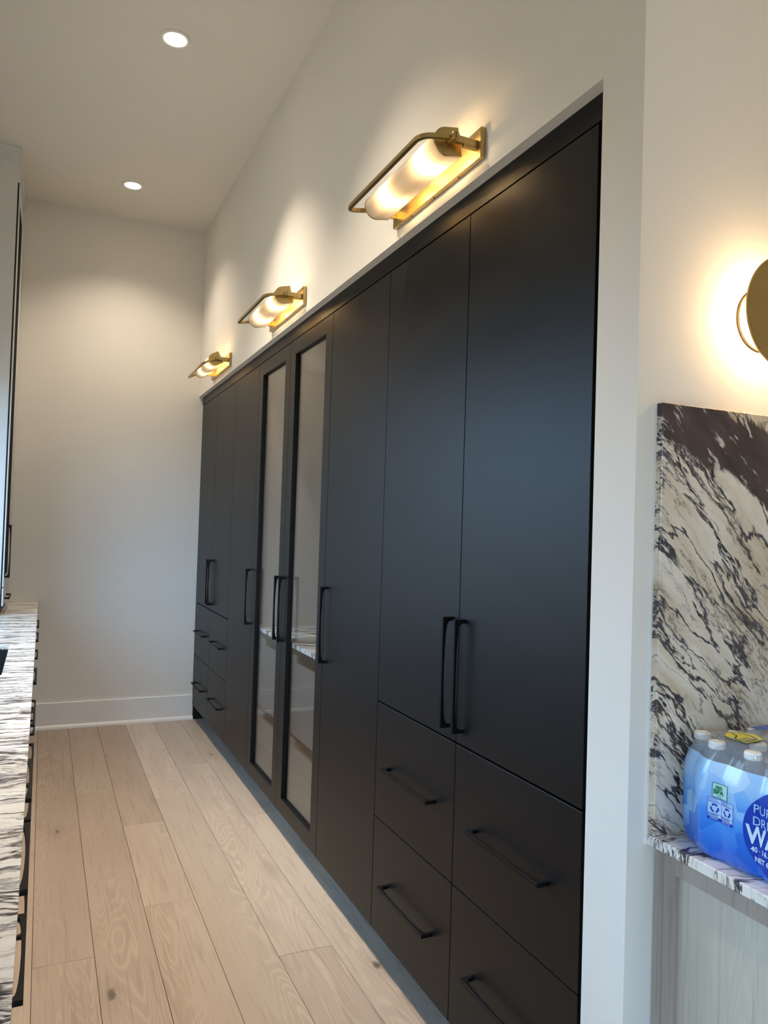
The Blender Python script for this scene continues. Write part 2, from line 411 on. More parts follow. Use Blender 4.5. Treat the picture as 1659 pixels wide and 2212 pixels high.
# floor: subfloor slab with separate oak planks
fl = struct(box('floor', (XL - 0.2, XB + 0.2, YB - 0.2, YF + 0.1, -0.10, -0.012), M_dark))
PW = 0.1967
joints = {0: [2.796, 0.75, -1.2], 1: [4.50, 2.20, 0.1, -2.0], 2: [3.94, 3.09, 1.0, -1.1], 3: [4.27, 2.05, -0.1, -2.2],
          4: [4.805, 2.572, 0.4, -1.7], 5: [3.87, 1.9, -0.3, -2.4], -1: [4.1, 1.9, -0.3], -2: [5.0, 2.9, 0.8, -1.3],
          -3: [3.7, 1.6, -0.5], -4: [4.5, 2.4, 0.3]}
for k in range(-4, 9):
    x0 = 0.0215 + PW * k; js = [YF - 0.002] + joints.get(k, [4.4 - 0.37 * (k % 4), 2.3 - 0.3 * (k % 3), 0.2, -1.8]) + [YB]
    for a, c in zip(js[:-1], js[1:]):
        bm = bmesh.new()
        cx, cy = x0 + PW / 2, (a + c) / 2
        add_box(bm, -PW / 2 + 0.0007, PW / 2 - 0.0007, (c - a) / 2 + 0.0008, (a - c) / 2 - 0.0008, -0.012, 0.0, bevel=0.0009)
        pm = M_oak_brown if (k == 0 or (k == 1 and cy < 4.5) or (k == 2 and cy > 4)) else (M_oak_pale if k >= 3 else M_oak)
        me_obj('plank', bm, pm, fl, (cx, cy, 0))

# ------------------------------------------------------------------ pulls
def pull_mesh(name, length, along, out, width=0.011, proj=0.036):
    h = length / 2
    inner = [(h - 0.011, 0.0), (h - 0.0115, 0.010), (h - 0.014, 0.0165), (h - 0.019, 0.0205), (h - 0.030, 0.0232), (h - 0.06, 0.0258), (h - 0.10, 0.0275), (0, 0.0285)]
    inner = [(u, v * proj / 0.036) for u, v in inner]
    mir = [(-u, v) for u, v in inner[::-1]][1:]
    poly = [(-h, 0.0), (-h, proj), (h, proj), (h, 0.0)] + inner + mir
    bm = bmesh.new()
    sgn = out
    fn = (lambda u, v, t: (sgn * v, u, t)) if along == 'Y' else (lambda u, v, t: (sgn * v, t, u))
    extrude_poly(bm, poly, fn, -width / 2, width / 2)
    bmesh.ops.recalc_face_normals(bm, faces=bm.faces)
    es = [e for e in bm.edges if abs(e.calc_face_angle(0)) > 1.2]
    bmesh.ops.bevel(bm, geom=es, offset=0.0009, segments=1, affect='EDGES')
    bmesh.ops.triangulate(bm, faces=[f for f in bm.faces if len(f.verts) > 4])
    bmesh.ops.recalc_face_normals(bm, faces=bm.faces)
    me = bpy.data.meshes.new(name); bm.to_mesh(me); bm.free(); me.materials.append(M_iron); return me
ME_V = pull_mesh('pull_vertical', 0.320, 'Z', -1)
ME_H = pull_mesh('pull_horizontal', 0.330, 'Y', -1)
ME_HP = pull_mesh('pull_horizontal_left', 0.330, 'Y', 1)
ME_VP = pull_mesh('pull_vertical_left', 0.325, 'Z', 1, proj=0.030)
ME_SP = pull_mesh('pull_short_left', 0.28, 'Y', 1, proj=0.030)
def pull(me, pos, base, parent):
    o = bpy.data.objects.new('handle', me); C.objects.link(o); o.parent = parent
    o.location = Vector(pos) - Vector(base); return o

# ------------------------------------------------------------------ black wall of cabinets
J = [5.945, 5.375, 4.822, 4.242, 3.640, 3.034, 2.446, 1.892, 1.334]
ZDB, ZDT, G = 0.111, 2.4275, 0.0016
ZD1, ZD2 = 0.899, 0.499
XD = XC + 0.020
def cab_body(t, base, y0, y1, glazed=False):
    if not glazed:
        return boxes('body', [(XD + 0.002, XB - 0.02, y0, y1, ZDB + 0.004, 2.43), (1.24, XB - 0.05, y0, y1, 0.0, ZDB + 0.004)], M_dark, t, base=base)
def slab(name, t, base, ya, yb, za, zb):
    return box(name, (XC, XD, ya + G, yb - G, za + G, zb - G), M_black, t, bevel=0.0012, base=base, seg=2)
def pantry(y0, ym, y1, label, end):
    base = (XD, (y0 + y1) / 2, 0)
    t = thing('pantry_cabinet', label, 'cabinet', base)
    cab_body(t, base, y0 - (0.03 if end else 0), y1)
    if not end: box('toe_end', (XC + 0.008, 1.2395, y1 - 0.02, y1 - 0.001, 0.0, ZDB + 0.003), M_dark, t, base=base)
    for (a, b, hy) in ((ym, y1, ym + 0.035), (y0, ym, ym - 0.034)):
        d = slab('door', t, base, a, b, ZD1 + 0.001, ZDT); pull(ME_V, (XC, hy, 1.095), base, d)
        for (za, zb) in ((ZD2, ZD1 - 0.002), (ZDB, ZD2)):
            dr = slab('drawer', t, base, a, b, za, zb); pull(ME_H, (XC, (a + b) / 2 - 0.004, (za + zb) / 2 - 0.004), base, dr)
pantry(J[2], J[1], J[0], 'black pantry cabinet with two doors over four drawers, built against the far white wall', False)
pantry(J[8], J[7], J[6], 'black pantry cabinet with two doors over four drawers, next to the white wall pier', True)
def tall(y0, y1, hy, label):
    base = (XD, (y0 + y1) / 2, 0)
    t = thing('tall_cabinet', label, 'cabinet', base); cab_body(t, base, y0, y1)
    d = slab('door', t, base, y0, y1, ZDB, ZDT); pull(ME_V, (XC, hy, 1.097), base, d)
tall(J[3], J[2], J[3] + 0.022, 'narrow black full height cabinet between the far pantry and the glass doors')
tall(J[6], J[5], J[5] - 0.046, 'black full height cabinet between the glass doors and the pantry beside the white pier')

# glass fronted bar cabinet
y0, ym, y1 = J[5], J[4], J[3]
base = (XD, ym, 0)
gc = thing('glass_cabinet', 'black framed bar cabinet with two tall glass doors showing a marble shelf inside', 'cabinet', base)
YI0, YI1 = y0 + 0.03, y1 - 0.055
boxes('body', [(XD + 0.002, XB - 0.02, y0, YI0, ZDB + 0.004, 2.43), (XD + 0.002, XB - 0.02, YI1, y1, ZDB + 0.004, 2.43),
               (XD + 0.002, XB - 0.02, YI0, YI1, 2.405, 2.43), (XD + 0.002, XB - 0.02, YI0, YI1, ZDB + 0.004, ZDB + 0.02),
               (1.69, XB - 0.02, YI0, YI1, ZDB + 0.02, 2.405), (1.24, XB - 0.05, y0, y1, 0, ZDB + 0.004)], M_inner, gc, base=base)
boxes('toe_kick', [(1.232, 1.2395, y0, y1, 0, ZDB + 0.003)], M_dark, gc, base=base)
def glass_door(ya, yb, hy):
    st = 0.083; rb = 0.072
    bm = bmesh.new(); a, b, za, zb = ya + G, yb - G, ZDB + G, ZDT - G
    ring_frame(bm, XC, XD, a, b, za, zb, st, st, rb, rb, base)
    d = me_obj('door', bm, M_black, gc)
    # dark rebate the pane sits in
    bm = bmesh.new(); ring_frame(bm, XD + 0.0005, XD + 0.006, a + st - 0.012, b - st + 0.012, za + rb - 0.012, zb - rb + 0.012, 0.012, 0.012, 0.012, 0.012, base)
    me_obj('rebate', bm, M_dark, d)
    box('pane', (XC + 0.0150, XC + 0.0190, a + st, b - st, za + rb, zb - rb), M_glass, d, base=base)
    pull(ME_V, (XC, hy, 1.096), base, d)
glass_door(ym, y1, ym + 0.036); glass_door(y0, ym, ym - 0.040)
# pull-out drawers with scooped fronts under the shelf
for (a, b) in ((y0 + 0.035, ym - 0.004), (ym + 0.004, YI1 - 0.004)):
    for (z0, z1) in ((0.14, 0.478), (0.50, 0.879)):
        yc = (a + b) / 2; hw = 0.172; dp = 0.034
        poly = [(a, z0), (b, z0), (b, z1), (yc + hw, z1)]
        for q in range(7): poly.append((yc + hw - 0.03 * math.sin(q / 6 * math.pi / 2) , z1 - dp * (1 - math.cos(q / 6 * math.pi / 2))))
        for q in range(6, -1, -1): poly.append((yc - hw + 0.03 * math.sin(q / 6 * math.pi / 2), z1 - dp * (1 - math.cos(q / 6 * math.pi / 2))))
        poly += [(yc - hw, z1), (a, z1)]
        clean = [q for i, q in enumerate(poly) if i == 0 or (abs(q[0] - poly[i - 1][0]) + abs(q[1] - poly[i - 1][1])) > 1e-6]
        bm = bmesh.new()
        extrude_poly(bm, clean, lambda u, v, t: (t - base[0], u - base[1], v - base[2]), 1.138, 1.152)
        add_box(bm, 1.152, 1.67, a, a + 0.012, z0, z1 - 0.06, 0, base); add_box(bm, 1.152, 1.67, b - 0.012, b, z0, z1 - 0.06, 0, base)
        add_box(bm, 1.152, 1.67, a, b, z0, z0 + 0.012, 0, base)
        me_obj('inner_drawer', bm, M_drawer, gc)
bs = box('marble_shelf', (1.133, 1.69, YI0, YI1, 0.911, 0.931), M_marble_in, gc, bevel=0.0012, base=base)
bs['label'] = 'veined marble bar top behind the glass'
# filler strip over all the doors
struct(box('trim_1', (XC, XC + 0.03, J[8] - 0.03, YF - 0.001, 2.4305, ZT), M_black))
# black scribe beside the pier
struct(box('trim_2', (XC + 0.012, XC + 0.03, PY1, J[8] - 0.003, 0.0, 2.43), M_dark))

# ------------------------------------------------------------------ left run: base cabinets, worktop, sink, hutch
XF = -0.036           # drawer faces
XE = -0.0127          # worktop edge
YN = 0.62             # near end of the run
def base_unit(y0, y1, fronts, label, i):
    base = (XF, (y0 + y1) / 2, 0)
    t = thing('base_cabinet', label, 'cabinet', base)
    boxes('body', [(XL + 0.006, XF - 0.022, y0, y1, 0.1, 0.70 if 'sink' in label else 0.892), (XL + 0.006, XF - 0.09, y0, y1, 0.0, 0.1)], M_hutch, t, base=base)
    for (za, zb, hz, hy, kind) in fronts:
        d = box(kind, (XF - 0.02, XF, y0 + G, y1 - G, za + G, zb - G), M_hutch, t, bevel=0.001, base=base)
        if hz: pull(ME_HP, (XF, hy, hz), base, d)
dr3 = lambda hy: [(0.73, 0.888, 0.828, hy, 'drawer'), (0.44, 0.73, 0.632, hy, 'drawer'), (0.105, 0.44, 0.30, hy, 'drawer')]
base_unit(1.40, 1.93, dr3(1.675), 'pale grey drawer base under the left worktop, second from its open end', 0)
base_unit(YN, 1.40, [(0.105, 0.888, None, 0, 'door')], 'pale grey plain-front base at the open end of the left worktop', 1)
base_unit(1.93, 2.40, [(0.73, 0.888, 0.828, 2.165, 'drawer'), (0.105, 0.73, None, 0, 'door')], 'pale grey base with one drawer over a door, beside the three-drawer base', 2)
base_unit(2.40, 2.98, [(0.73, 0.888, None, 0, 'drawer'), (0.44, 0.73, 0.632, 2.575, 'drawer'), (0.105, 0.44, 0.30, 2.575, 'drawer')], 'pale grey drawer base just before the sink', 3)
base_unit(2.98, 4.18, [(0.73, 0.888, 0.828, 3.58, 'panel'), (0.44, 0.73, 0.65, 3.60, 'door'), (0.105, 0.44, 0.385, 3.98, 'door')], 'wide pale grey sink base under the black sink', 4)
base_unit(4.18, 5.08, [(0.73, 0.888, 0.828, 4.76, 'drawer'), (0.44, 0.73, None, 0, 'drawer'), (0.105, 0.44, 0.30, 4.82, 'drawer')], 'pale grey drawer base between the sink and the hutch', 5)
base_unit(5.08, YF - 0.003, dr3(5.36), 'pale grey drawer base below the hutch by the far wall', 6)

SX0, SX1, SY0, SY1 = -0.56, -0.121, 3.17, 3.885
bm = bmesh.new(); o_ = (XE, 3.0, 0.893)
def ring_slab(bm, X0, X1, Y0, Y1, hx0, hx1, hy0, hy1, z0, z1, off):
    def V(x, y, z): return bm.verts.new((x - off[0], y - off[1], z - off[2]))
    for z, flip in ((z0, True), (z1, False)): pass
    out = [[V(x, y, z) for x, y in ((X0, Y0), (X1, Y0), (X1, Y1), (X0, Y1))] for z in (z0, z1)]
    inn = [[V(x, y, z) for x, y in ((hx0, hy0), (hx1, hy0), (hx1, hy1), (hx0, hy1))] for z in (z0, z1)]
    for i in range(4):
        j = (i + 1) % 4
        bm.faces.new([out[1][i], out[1][j], inn[1][j], inn[1][i]]); bm.faces.new([out[0][i], inn[0][i], inn[0][j], out[0][j]])
        bm.faces.new([out[0][i], out[0][j], out[1][j], out[1][i]]); bm.faces.new([inn[0][i], inn[1][i], inn[1][j], inn[0][j]])
ring_slab(bm, XL + 0.002, XE, YN - 0.02, YF - 0.002, SX0, SX1, SY0, SY1, 0.893, 0.914, o_)
ct = me_obj('worktop', bm, M_marble, None, o_)
tag(ct, 'long cream marble worktop with purple-grey veins on the left run', 'countertop')
sk = thing('sink', 'black undermount sink set into the left marble worktop', 'sink', ((SX0 + SX1) / 2, (SY0 + SY1) / 2, 0.70))
b_ = (0, 0, 0); sb = sk.location
boxes('basin', [(SX0 - 0.012, SX1 + 0.012, SY0 - 0.012, SY1 + 0.012, 0.70, 0.712), (SX0 - 0.012, SX0, SY0 - 0.012, SY1 + 0.012, 0.712, 0.892),
                (SX1, SX1 + 0.012, SY0 - 0.012, SY1 + 0.012, 0.712, 0.892), (SX0, SX1, SY0 - 0.012, SY0, 0.712, 0.892),
                (SX0, SX1, SY1, SY1 + 0.012, 0.712, 0.892)], M_blacksink, sk, base=sb)
bm = bmesh.new(); lathe(bm, [(0.045, 0.012), (0.045, 0.016), (0.03, 0.015)], 24); me_obj('drain', bm, M_iron, sk)

# hutch standing on the worktop
HY0, HX = 5.115, -0.222
base = (HX, 5.5, 0.914)
hu = thing('hutch_cabinet', 'tall pale hutch cabinet standing on the worktop against the far wall', 'cabinet', base)
boxes('body', [(XL, -0.246, HY0 + 0.02, YF - 0.002, 0.914, 3.69)], M_dark, hu, base=base)
box('side_panel', (XL, HX, HY0, HY0 + 0.02, 0.914, 3.69), M_hutch, hu, base=base)
boxes('head_rail', [(-0.246, HX, HY0 + 0.02, YF - 0.002, 3.565, 3.69)], M_hutch, hu, base=base)
box('scribe', (-0.246, HX - 0.002, YF - 0.05, YF - 0.002, 0.914, 3.565), M_hutch, hu, base=base)
HF = -0.206            # hutch door face, proud of the side panel
box('gasket', (-0.244, HF - 0.007, HY0 + 0.006, 5.60, 0.968, 3.560), M_dark, hu, base=base)
d = box('door', (HF - 0.007, HF, HY0 + 0.002, 5.62, 1.085, 3.558), M_hutch, hu, bevel=0.001, base=base)
box('pane', (HF - 0.002, HF + 0.0006, HY0 + 0.045, 5.56, 1.15, 3.44), M_smoke, d, base=base)
pull(ME_VP, (HF, 5.17, 1.30), base, d)
box('end_panel', (-0.244, HF - 0.001, 5.625, YF - 0.003, 0.916, 3.558), M_hutch, hu, base=base)
d = box('drawer', (HF - 0.007, HF, HY0 + 0.002, 5.62, 0.968, 1.078), M_hutch, hu, bevel=0.001, base=base)
pull(ME_SP, (HF, 5.44, 1.0), base, d)
bm = bmesh.new()
prof = [(0, 0), (0.012, 0), (0.0125, 0.06), (0.016, 0.075), (0.0165, 0.088), (0, 0.088)]
extrude_poly(bm, prof, lambda u, v, t: (HX + u - base[0], t - base[1], 3.689 + v - base[2]), HY0 - 0.0, YF - 0.002)
extrude_poly(bm, prof, lambda u, v, t: (t - base[0], HY0 - u - base[1], 3.689 + v - base[2]), XL, HX + 0.012)
me_obj('crown', bm, M_hutch, hu)

# ------------------------------------------------------------------ niche on the right
NX = 1.135
sp = box('backsplash', (0, XB - 1.117 - 0.001, -0.0194, 0.0, 0, 0.858), M_splash, None, bevel=0.0015)
sp.location = (1.117, PY0 - 0.001, 0.9145)
tag(sp, 'marble backsplash slab with dark diagonal veins on the niche wall', 'backsplash')
ca = struct(box('trim_3', (1.112, 1.1168, PY0 - 0.004, PY0, 0.894, 1.773), M_trim))
nc = box('niche_worktop', (0, XB - 1.1155 - 0.001, -2.2, 0.0, 0, 0.0205), M_marble_n, None, bevel=0.0015)
nc.location = (1.1155, PY0 - 0.001, 0.8935)
tag(nc, 'veined marble worktop in the niche carrying the water pack', 'countertop')
base = (NX, 0.6, 0)
nb = thing('niche_cabinet', 'light oak panelled base cabinet under the niche worktop', 'cabinet', base)
boxes('body', [(NX + 0.022, XB - 0.01, -1.05, PY0 - 0.002, 0.1, 0.893), (NX + 0.08, XB - 0.01, -1.05, PY0 - 0.002, 0, 0.1)], M_oakcab, nb, base=base)
box('filler', (NX + 0.001, NX + 0.022, 1.1352, PY0 - 0.002, 0.0, 0.893), M_oakcab, nb, bevel=0.003, base=base)
def shaker(ya, yb):
    za, zb, st = 0.105, 0.889, 0.030
    bm = bmesh.new()
    ring_frame(bm, NX, NX + 0.02, ya, yb, za, zb, st, st, st, st + 0.006, base)
    d = me_obj('door', bm, M_oakcab, nb)
    box('panel', (NX + 0.011, NX + 0.019, ya + st, yb - st, za + st, zb - st - 0.006), M_oakpan, d, base=base)
shaker(0.575, 1.1305); shaker(0.015, 0.570); shaker(-0.545, 0.010); shaker(-1.04, -0.55)

# ------------------------------------------------------------------ brass picture-light sconces
def d_profile(k=1.0):
    R = 0.038 * k; xc = 0.100; xb = 0.058
    pts = [(xb, -R)] + [(xc + R * math.sin(a), -R * math.cos(a)) for a in [math.pi * i / 18 for i in range(19)]] + [(xb, R)]
    return pts
def sconce(yc, tilt, label):
    # local frame: +x out of the wall, y along it; rotated half a turn about z so that +x -> -X
    t = thing('wall_sconce', label, 'wall light', (XW, yc, 2.573), 'brass linear sconces over the black cabinets', (0, 0, math.pi))
    bm = bmesh.new(); add_box(bm, 0.0, 0.016, -0.284, 0.284, -0.043, 0.043, 0.0015); me_obj('backplate', bm, M_brass, t)
    for y in (-0.255, 0.0, 0.255):
        for z in (-0.0432,):
            bm = bmesh.new(); lathe(bm, [(0.003, -0.0008), (0.003, 0.0005)], 10, 'Z', (0.008, y * 0.6, z)); me_obj('screw', bm, M_iron, t)
    for s in (-1, 1):
        bm = bmesh.new(); add_box(bm, 0.016, 0.098, s * 0.262 - 0.006, s * 0.262 + 0.006, -0.009, 0.011, 0.001)
        add_box(bm, 0.016, 0.060, s * 0.262 - 0.007, s * 0.262 + 0.007, -0.016, -0.009, 0.001)
        me_obj('arm', bm, M_brass, t)
        bm = bmesh.new(); lathe(bm, [(0.009, 0.246), (0.009, 0.258), (0.012, 0.259), (0.012, 0.282), (0.011, 0.284), (0.0, 0.284)][:-1], 20, 'Y', (0.093, 0, 0))
        if s < 0:
            for v in bm.verts: v.co.y *= -1
        k = me_obj('knob', bm, M_brass, t, smooth=False)
        bm = bmesh.new(); add_box(bm, 0.0922, 0.0938, s * 0.284 - 0.0006, s * 0.284 + 0.0006, -0.008, 0.008); me_obj('slot', bm, M_iron, k)
    # the tilting head turns about the knob axis
    def tl(x, y, z):
        dx, dz = x - 0.093, z
        c, s_ = math.cos(tilt), math.sin(tilt)
        return (0.093 + dx * c + dz * s_, y, -dx * s_ + dz * c)
    prof = d_profile()
    bm = bmesh.new(); n = len(prof); ys = (-0.239, 0.239)
    A = [[bm.verts.new(tl(x, y, z)) for x, z in prof] for y in ys]
    for i in range(n - 1): bm.faces.new([A[0][i], A[0][i + 1], A[1][i + 1], A[1][i]])
    sh = me_obj('shade', bm, M_opal, t, smooth=True); sh['label'] = 'lit frosted glass half-round shade'
    for s in (-1, 1):
        bm = bmesh.new(); extrude_poly(bm, d_profile(1.03), lambda u, v, y: tl(u, y, v), s * 0.239, s * 0.244); me_obj('end_cap', bm, M_brass, t)
    # guard rail
    r, xo, ye = 0.032, 0.193, 0.268
    pts = [(0.093, -ye, 0)] + [(xo - r, -ye, 0)] + [(xo - r + r * math.sin(a), -ye + r - r * math.cos(a), 0) for a in (0.3, 0.6, 0.9, 1.2, 1.5)]
    pts = pts + [(xo, -ye + r, 0)]; pts = pts + [(x, -y, z) for x, y, z in pts[::-1]]
    bm = bmesh.new(); tube(bm, [tl(*q) for q in pts], 0.0058, square=True); me_obj('guard_rail', bm, M_brass, t)
    for y in (-0.105, 0.145):
        bm = bmesh.new(); bmesh.ops.create_icosphere(bm, subdivisions=2, radius=0.016)
        for v in bm.verts: v.co.y *= 1.5; v.co += Vector(tl(0.096, y, 0))
        o = me_obj('bulb', bm, M_bulb, t, smooth=True)
sconce(2.050, math.radians(10), 'lit brass linear wall sconce above the pantry beside the white pier')
sconce(3.602, math.radians(13), 'lit brass linear wall sconce above the glass doors')
sconce(5.122, math.radians(27), 'lit brass linear wall sconce above the pantry by the far wall, head tilted down')

# round brass disc sconce on the niche wall
dc = (1.405, PY0, 1.981)
t = thing('disc_sconce', 'round brass disc wall light glowing on the niche wall', 'wall light', dc)
bm = bmesh.new(); lathe(bm, [(0.1205, -0.073), (0.121, -0.0715), (0.121, -0.068), (0.1200, -0.067)], 96, 'Y'); me_obj('disc', bm, M_aged, t)
bm = bmesh.new(); lathe(bm, [(0.046, -0.054), (0.050, -0.050), (0.050, -0.010), (0.047, -0.006)], 48, 'Y'); me_obj('glow_drum', bm, M_ring, t, smooth=False)
bm = bmesh.new(); lathe(bm, [(0.016, -0.067), (0.016, -0.054)], 24, 'Y'); me_obj('stem', bm, M_brass, t)
bm = bmesh.new(); lathe(bm, [(0.066, -0.006), (0.067, -0.004), (0.067, 0.0)], 64, 'Y'); me_obj('backplate', bm, M_brass, t)

# ------------------------------------------------------------------ recessed downlights
for (x, y, en, lab) in ((0.478, 3.616, 190, 'lit recessed ceiling downlight over the middle of the aisle, level with the glass doors'), (0.463, 5.325, 66, 'lit recessed ceiling downlight close to the far wall'),
               (0.36, 2.35, 165, 'added unseen fill downlight level with the white pier'), (1.36, 0.42, 26, 'added unseen fill downlight above the niche worktop, warming the backsplash'), (0.478, -2.1, 220, 'added unseen fill downlight near the glazed door, for warm bounce')):  # downlights on this line are out of view, added as warm fill
    t = thing('recessed_downlight', lab, 'ceiling light', (x, y, ZC), 'recessed ceiling downlights')
    bm = bmesh.new()
    prof = [(0.071, 0.0), (0.0715, -0.003), (0.069, -0.006), (0.054, -0.006), (0.051, -0.002)]
    n = 48; rings = [[bm.verts.new((r * math.cos(2 * math.pi * j / n), r * math.sin(2 * math.pi * j / n), z)) for j in range(n)] for r, z in prof]
    for i in range(len(rings) - 1):
        for j in range(n): bm.faces.new([rings[i][j], rings[i][(j + 1) % n], rings[i + 1][(j + 1) % n], rings[i + 1][j]])
    me_obj('trim_ring', bm, M_white, t, smooth=True)
    bm = bmesh.new(); lathe(bm, [(0.0515, -0.0035), (0.0515, -0.001)], 48); me_obj('lens', bm, M_lens, t)
    la = bpy.data.lights.new('downlight_beam', 'SPOT'); la.energy = en; la.color = (1.0, 0.84, 0.66); la.spot_size = math.radians(118 if y > 5 else 92); la.spot_blend = 1.0; la.shadow_soft_size = 0.05
    lo = bpy.data.objects.new('downlight_beam', la); C.objects.link(lo); lo.parent = t; lo.location = (0, 0, -0.01)

# ------------------------------------------------------------------ shrink-wrapped pack of water bottles
ZB = 0.9145
pk_base = (1.30, 0.90, ZB)
pk = thing('water_pack', 'blue shrink-wrapped pack of water bottles on the niche worktop', 'water pack', pk_base)
bots = [(1.198, 1.100), (1.170, 1.040), (1.176, 0.966), (1.180, 0.896), (1.185, 0.826), (1.190, 0.757),
        (1.262, 1.078), (1.238, 1.006), (1.243, 0.934), (1.248, 0.862), (1.253, 0.790),
        (1.327, 1.085), (1.305, 1.010), (1.309, 0.940), (1.313, 0.870), (1.317, 0.800),
        (1.390, 1.070), (1.372, 1.000), (1.376, 0.930), (1.380, 0.860), (1.384, 0.790),
        (1.450, 1.045), (1.440, 0.975), (1.444, 0.905), (1.448, 0.835)]
bprof = [(0.026, 0.0), (0.031, 0.004), (0.0325, 0.015), (0.031, 0.03), (0.0325, 0.045), (0.031, 0.06), (0.0325, 0.08), (0.0325, 0.13), (0.031, 0.148), (0.026, 0.166), (0.018, 0.180), (0.0135, 0.188), (0.0135, 0.196)]
bm = bmesh.new(); lathe(bm, bprof, 20); bo = me_obj('bottle', bm, M_pet, pk, smooth=True)
bm = bmesh.new(); lathe(bm, [(0.0146, 0.193), (0.0152, 0.1945), (0.0152, 0.2035), (0.0136, 0.206)], 20); cp = me_obj('cap', bm, M_capw, bo, smooth=False)
ME_BOT, ME_CAP = bo.data, cp.data
for i, (x, y) in enumerate(bots):
    if i == 0: o = bo
    else:
        o = bo.copy(); C.objects.link(o); o.parent = pk
        c2 = cp.copy(); C.objects.link(c2); c2.parent = o
    o.location = (x - pk_base[0], y - pk_base[1], 0.003)
# outline of the wrap: between the convex hull and the bottle outlines
cx0, cy0 = 1.31, 0.93; NS = 240
def union_r(th):
    d = (math.cos(th), math.sin(th)); best = 0
    for x, y in bots:
        px, py = x - cx0, y - cy0; b = px * d[0] + py * d[1]; c = px * px + py * py - 0.0345 ** 2; q = b * b - c
        if q > 0: best = max(best, b + math.sqrt(q))
    return best
def hull_r(th):
    # ray against the hull: min over support directions
    best = 9
    for k in range(120):
        ph = 2 * math.pi * k / 120; ca_ = math.cos(ph - th)
        if ca_ < 0.1: continue
        sup = max((x - cx0) * math.cos(ph) + (y - cy0) * math.sin(ph) for x, y in bots) + 0.0345
        best = min(best, sup / ca_)
    return best
ths = [2 * math.pi * i / NS for i in range(NS)]
RU = [union_r(t_) for t_ in ths]; RH = [hull_r(t_) for t_ in ths]
RO = [0.72 * h_ + 0.28 * u_ for u_, h_ in zip(RU, RH)]
for _ in range(2): RO = [(RO[i - 1] + 2 * RO[i] + RO[(i + 1) % NS]) / 4 for i in range(NS)]
RO = [(RO[i - 1] + 2 * RO[i] + RO[(i + 1) % NS]) / 4 for i in range(NS)]
def film_r(th): 
    f = (th % (2 * math.pi)) / (2 * math.pi) * NS; i = int(f) % NS; a = f - int(f)
    return RO[i] * (1 - a) + RO[(i + 1) % NS] * a
def inset(z):
    h = z - ZB
    tb = [(0.0, 0.016), (0.006, 0.006), (0.02, 0.0015), (0.05, 0.0), (0.135, 0.0), (0.155, 0.003), (0.172, 0.009), (0.188, 0.016), (0.202, 0.024), (0.209, 0.040)]
    for (a, u), (b, v) in zip(tb, tb[1:]):
        if h <= b: return u + (v - u) * max(0, (h - a)) / (b - a)
    return tb[-1][1]
def film_pt(th, z, out=0.0):
    crk = (0.0004 if z <= ZB + 0.1781 else 0.0016) * mnoise.noise(Vector((math.cos(th) * 7, math.sin(th) * 7, z * 22)))
    if z > ZB + 0.1781: crk += 0.0028 * mnoise.noise(Vector((math.cos(th) * 26, math.sin(th) * 26, z * 6)))
    r = film_r(th) - inset(z) + out + crk
    return Vector((cx0 + r * math.cos(th) - pk_base[0], cy0 + r * math.sin(th) - pk_base[1], z - ZB))
def film_band(name, zs, mat, top=False):
    bm = bmesh.new(); rings = [[bm.verts.new(film_pt(t_, z)) for t_ in ths] for z in zs]
    for i in range(len(rings) - 1):
        for j in range(NS): bm.faces.new([rings[i][j], rings[i][(j + 1) % NS], rings[i + 1][(j + 1) % NS], rings[i + 1][j]])
    if top:
        prev = rings[-1]
        for k, f in ((0.8, 0.2105), (0.5, 0.2115), (0.2, 0.211)):
            ring = [bm.verts.new((Vector((v.co.x - (cx0 - pk_base[0]), v.co.y - (cy0 - pk_base[1]), 0)) * k) + Vector((cx0 - pk_base[0], cy0 - pk_base[1], f + 0.0015 * mnoise.noise(v.co * 25 + Vector((k * 9, 0, 0)))))) for v in rings[-1]]
            for j in range(NS): bm.faces.new([prev[j], prev[(j + 1) % NS], ring[(j + 1) % NS], ring[j]])
            prev = ring
        bm.faces.new(prev)
    return me_obj(name, bm, mat, pk, smooth=True)
def print_mat():
    m, nt, b = new_mat('blue_printed_film'); co = objco(nt)
    vo = N(nt, 'ShaderNodeTexVoronoi'); vo.inputs['Scale'].default_value = 26.0; L(nt, mapping(nt, co, (1, 1, 1.1), (0.4, 0.3, 0.2)), vo.inputs['Vector'])
    sep = N(nt, 'ShaderNodeSeparateColor'); L(nt, vo.outputs['Color'], sep.inputs[0])
    sx = N(nt, 'ShaderNodeSeparateXYZ'); L(nt, co, sx.inputs[0])
    hh = math_n(nt, 'ADD', math_n(nt, 'MULTIPLY', sx.outputs[2], 5.2), math_n(nt, 'MULTIPLY', math_n(nt, 'SUBTRACT', sep.outputs[0], 0.5), 0.42))
    # the print is a paler blue towards the end that carries the small marks
    c = ramp(nt, hh, [(0.0, (0.010, 0.12, 0.62)), (0.18, (0.018, 0.17, 0.72)), (0.34, (0.05, 0.27, 0.82)), (0.50, (0.20, 0.46, 0.88)), (0.70, (0.30, 0.55, 0.90)), (0.95, (0.46, 0.68, 0.93))])
    L(nt, c, b.inputs['Base Color']); b.inputs['Roughness'].default_value = 0.22
    b.inputs['Coat Weight'].default_value = 0.5; b.inputs['Coat Roughness'].default_value = 0.1
    return m
ZP = ZB + 0.178
film_band('printed_wrap', [ZB + q for q in (0.0005, 0.006, 0.014, 0.03, 0.05, 0.07, 0.09, 0.11, 0.135, 0.155, 0.168)] + [ZP], print_mat())
film_band('clear_wrap', [ZP, ZB + 0.188, ZB + 0.196, ZB + 0.202, ZB + 0.209], M_film, True)

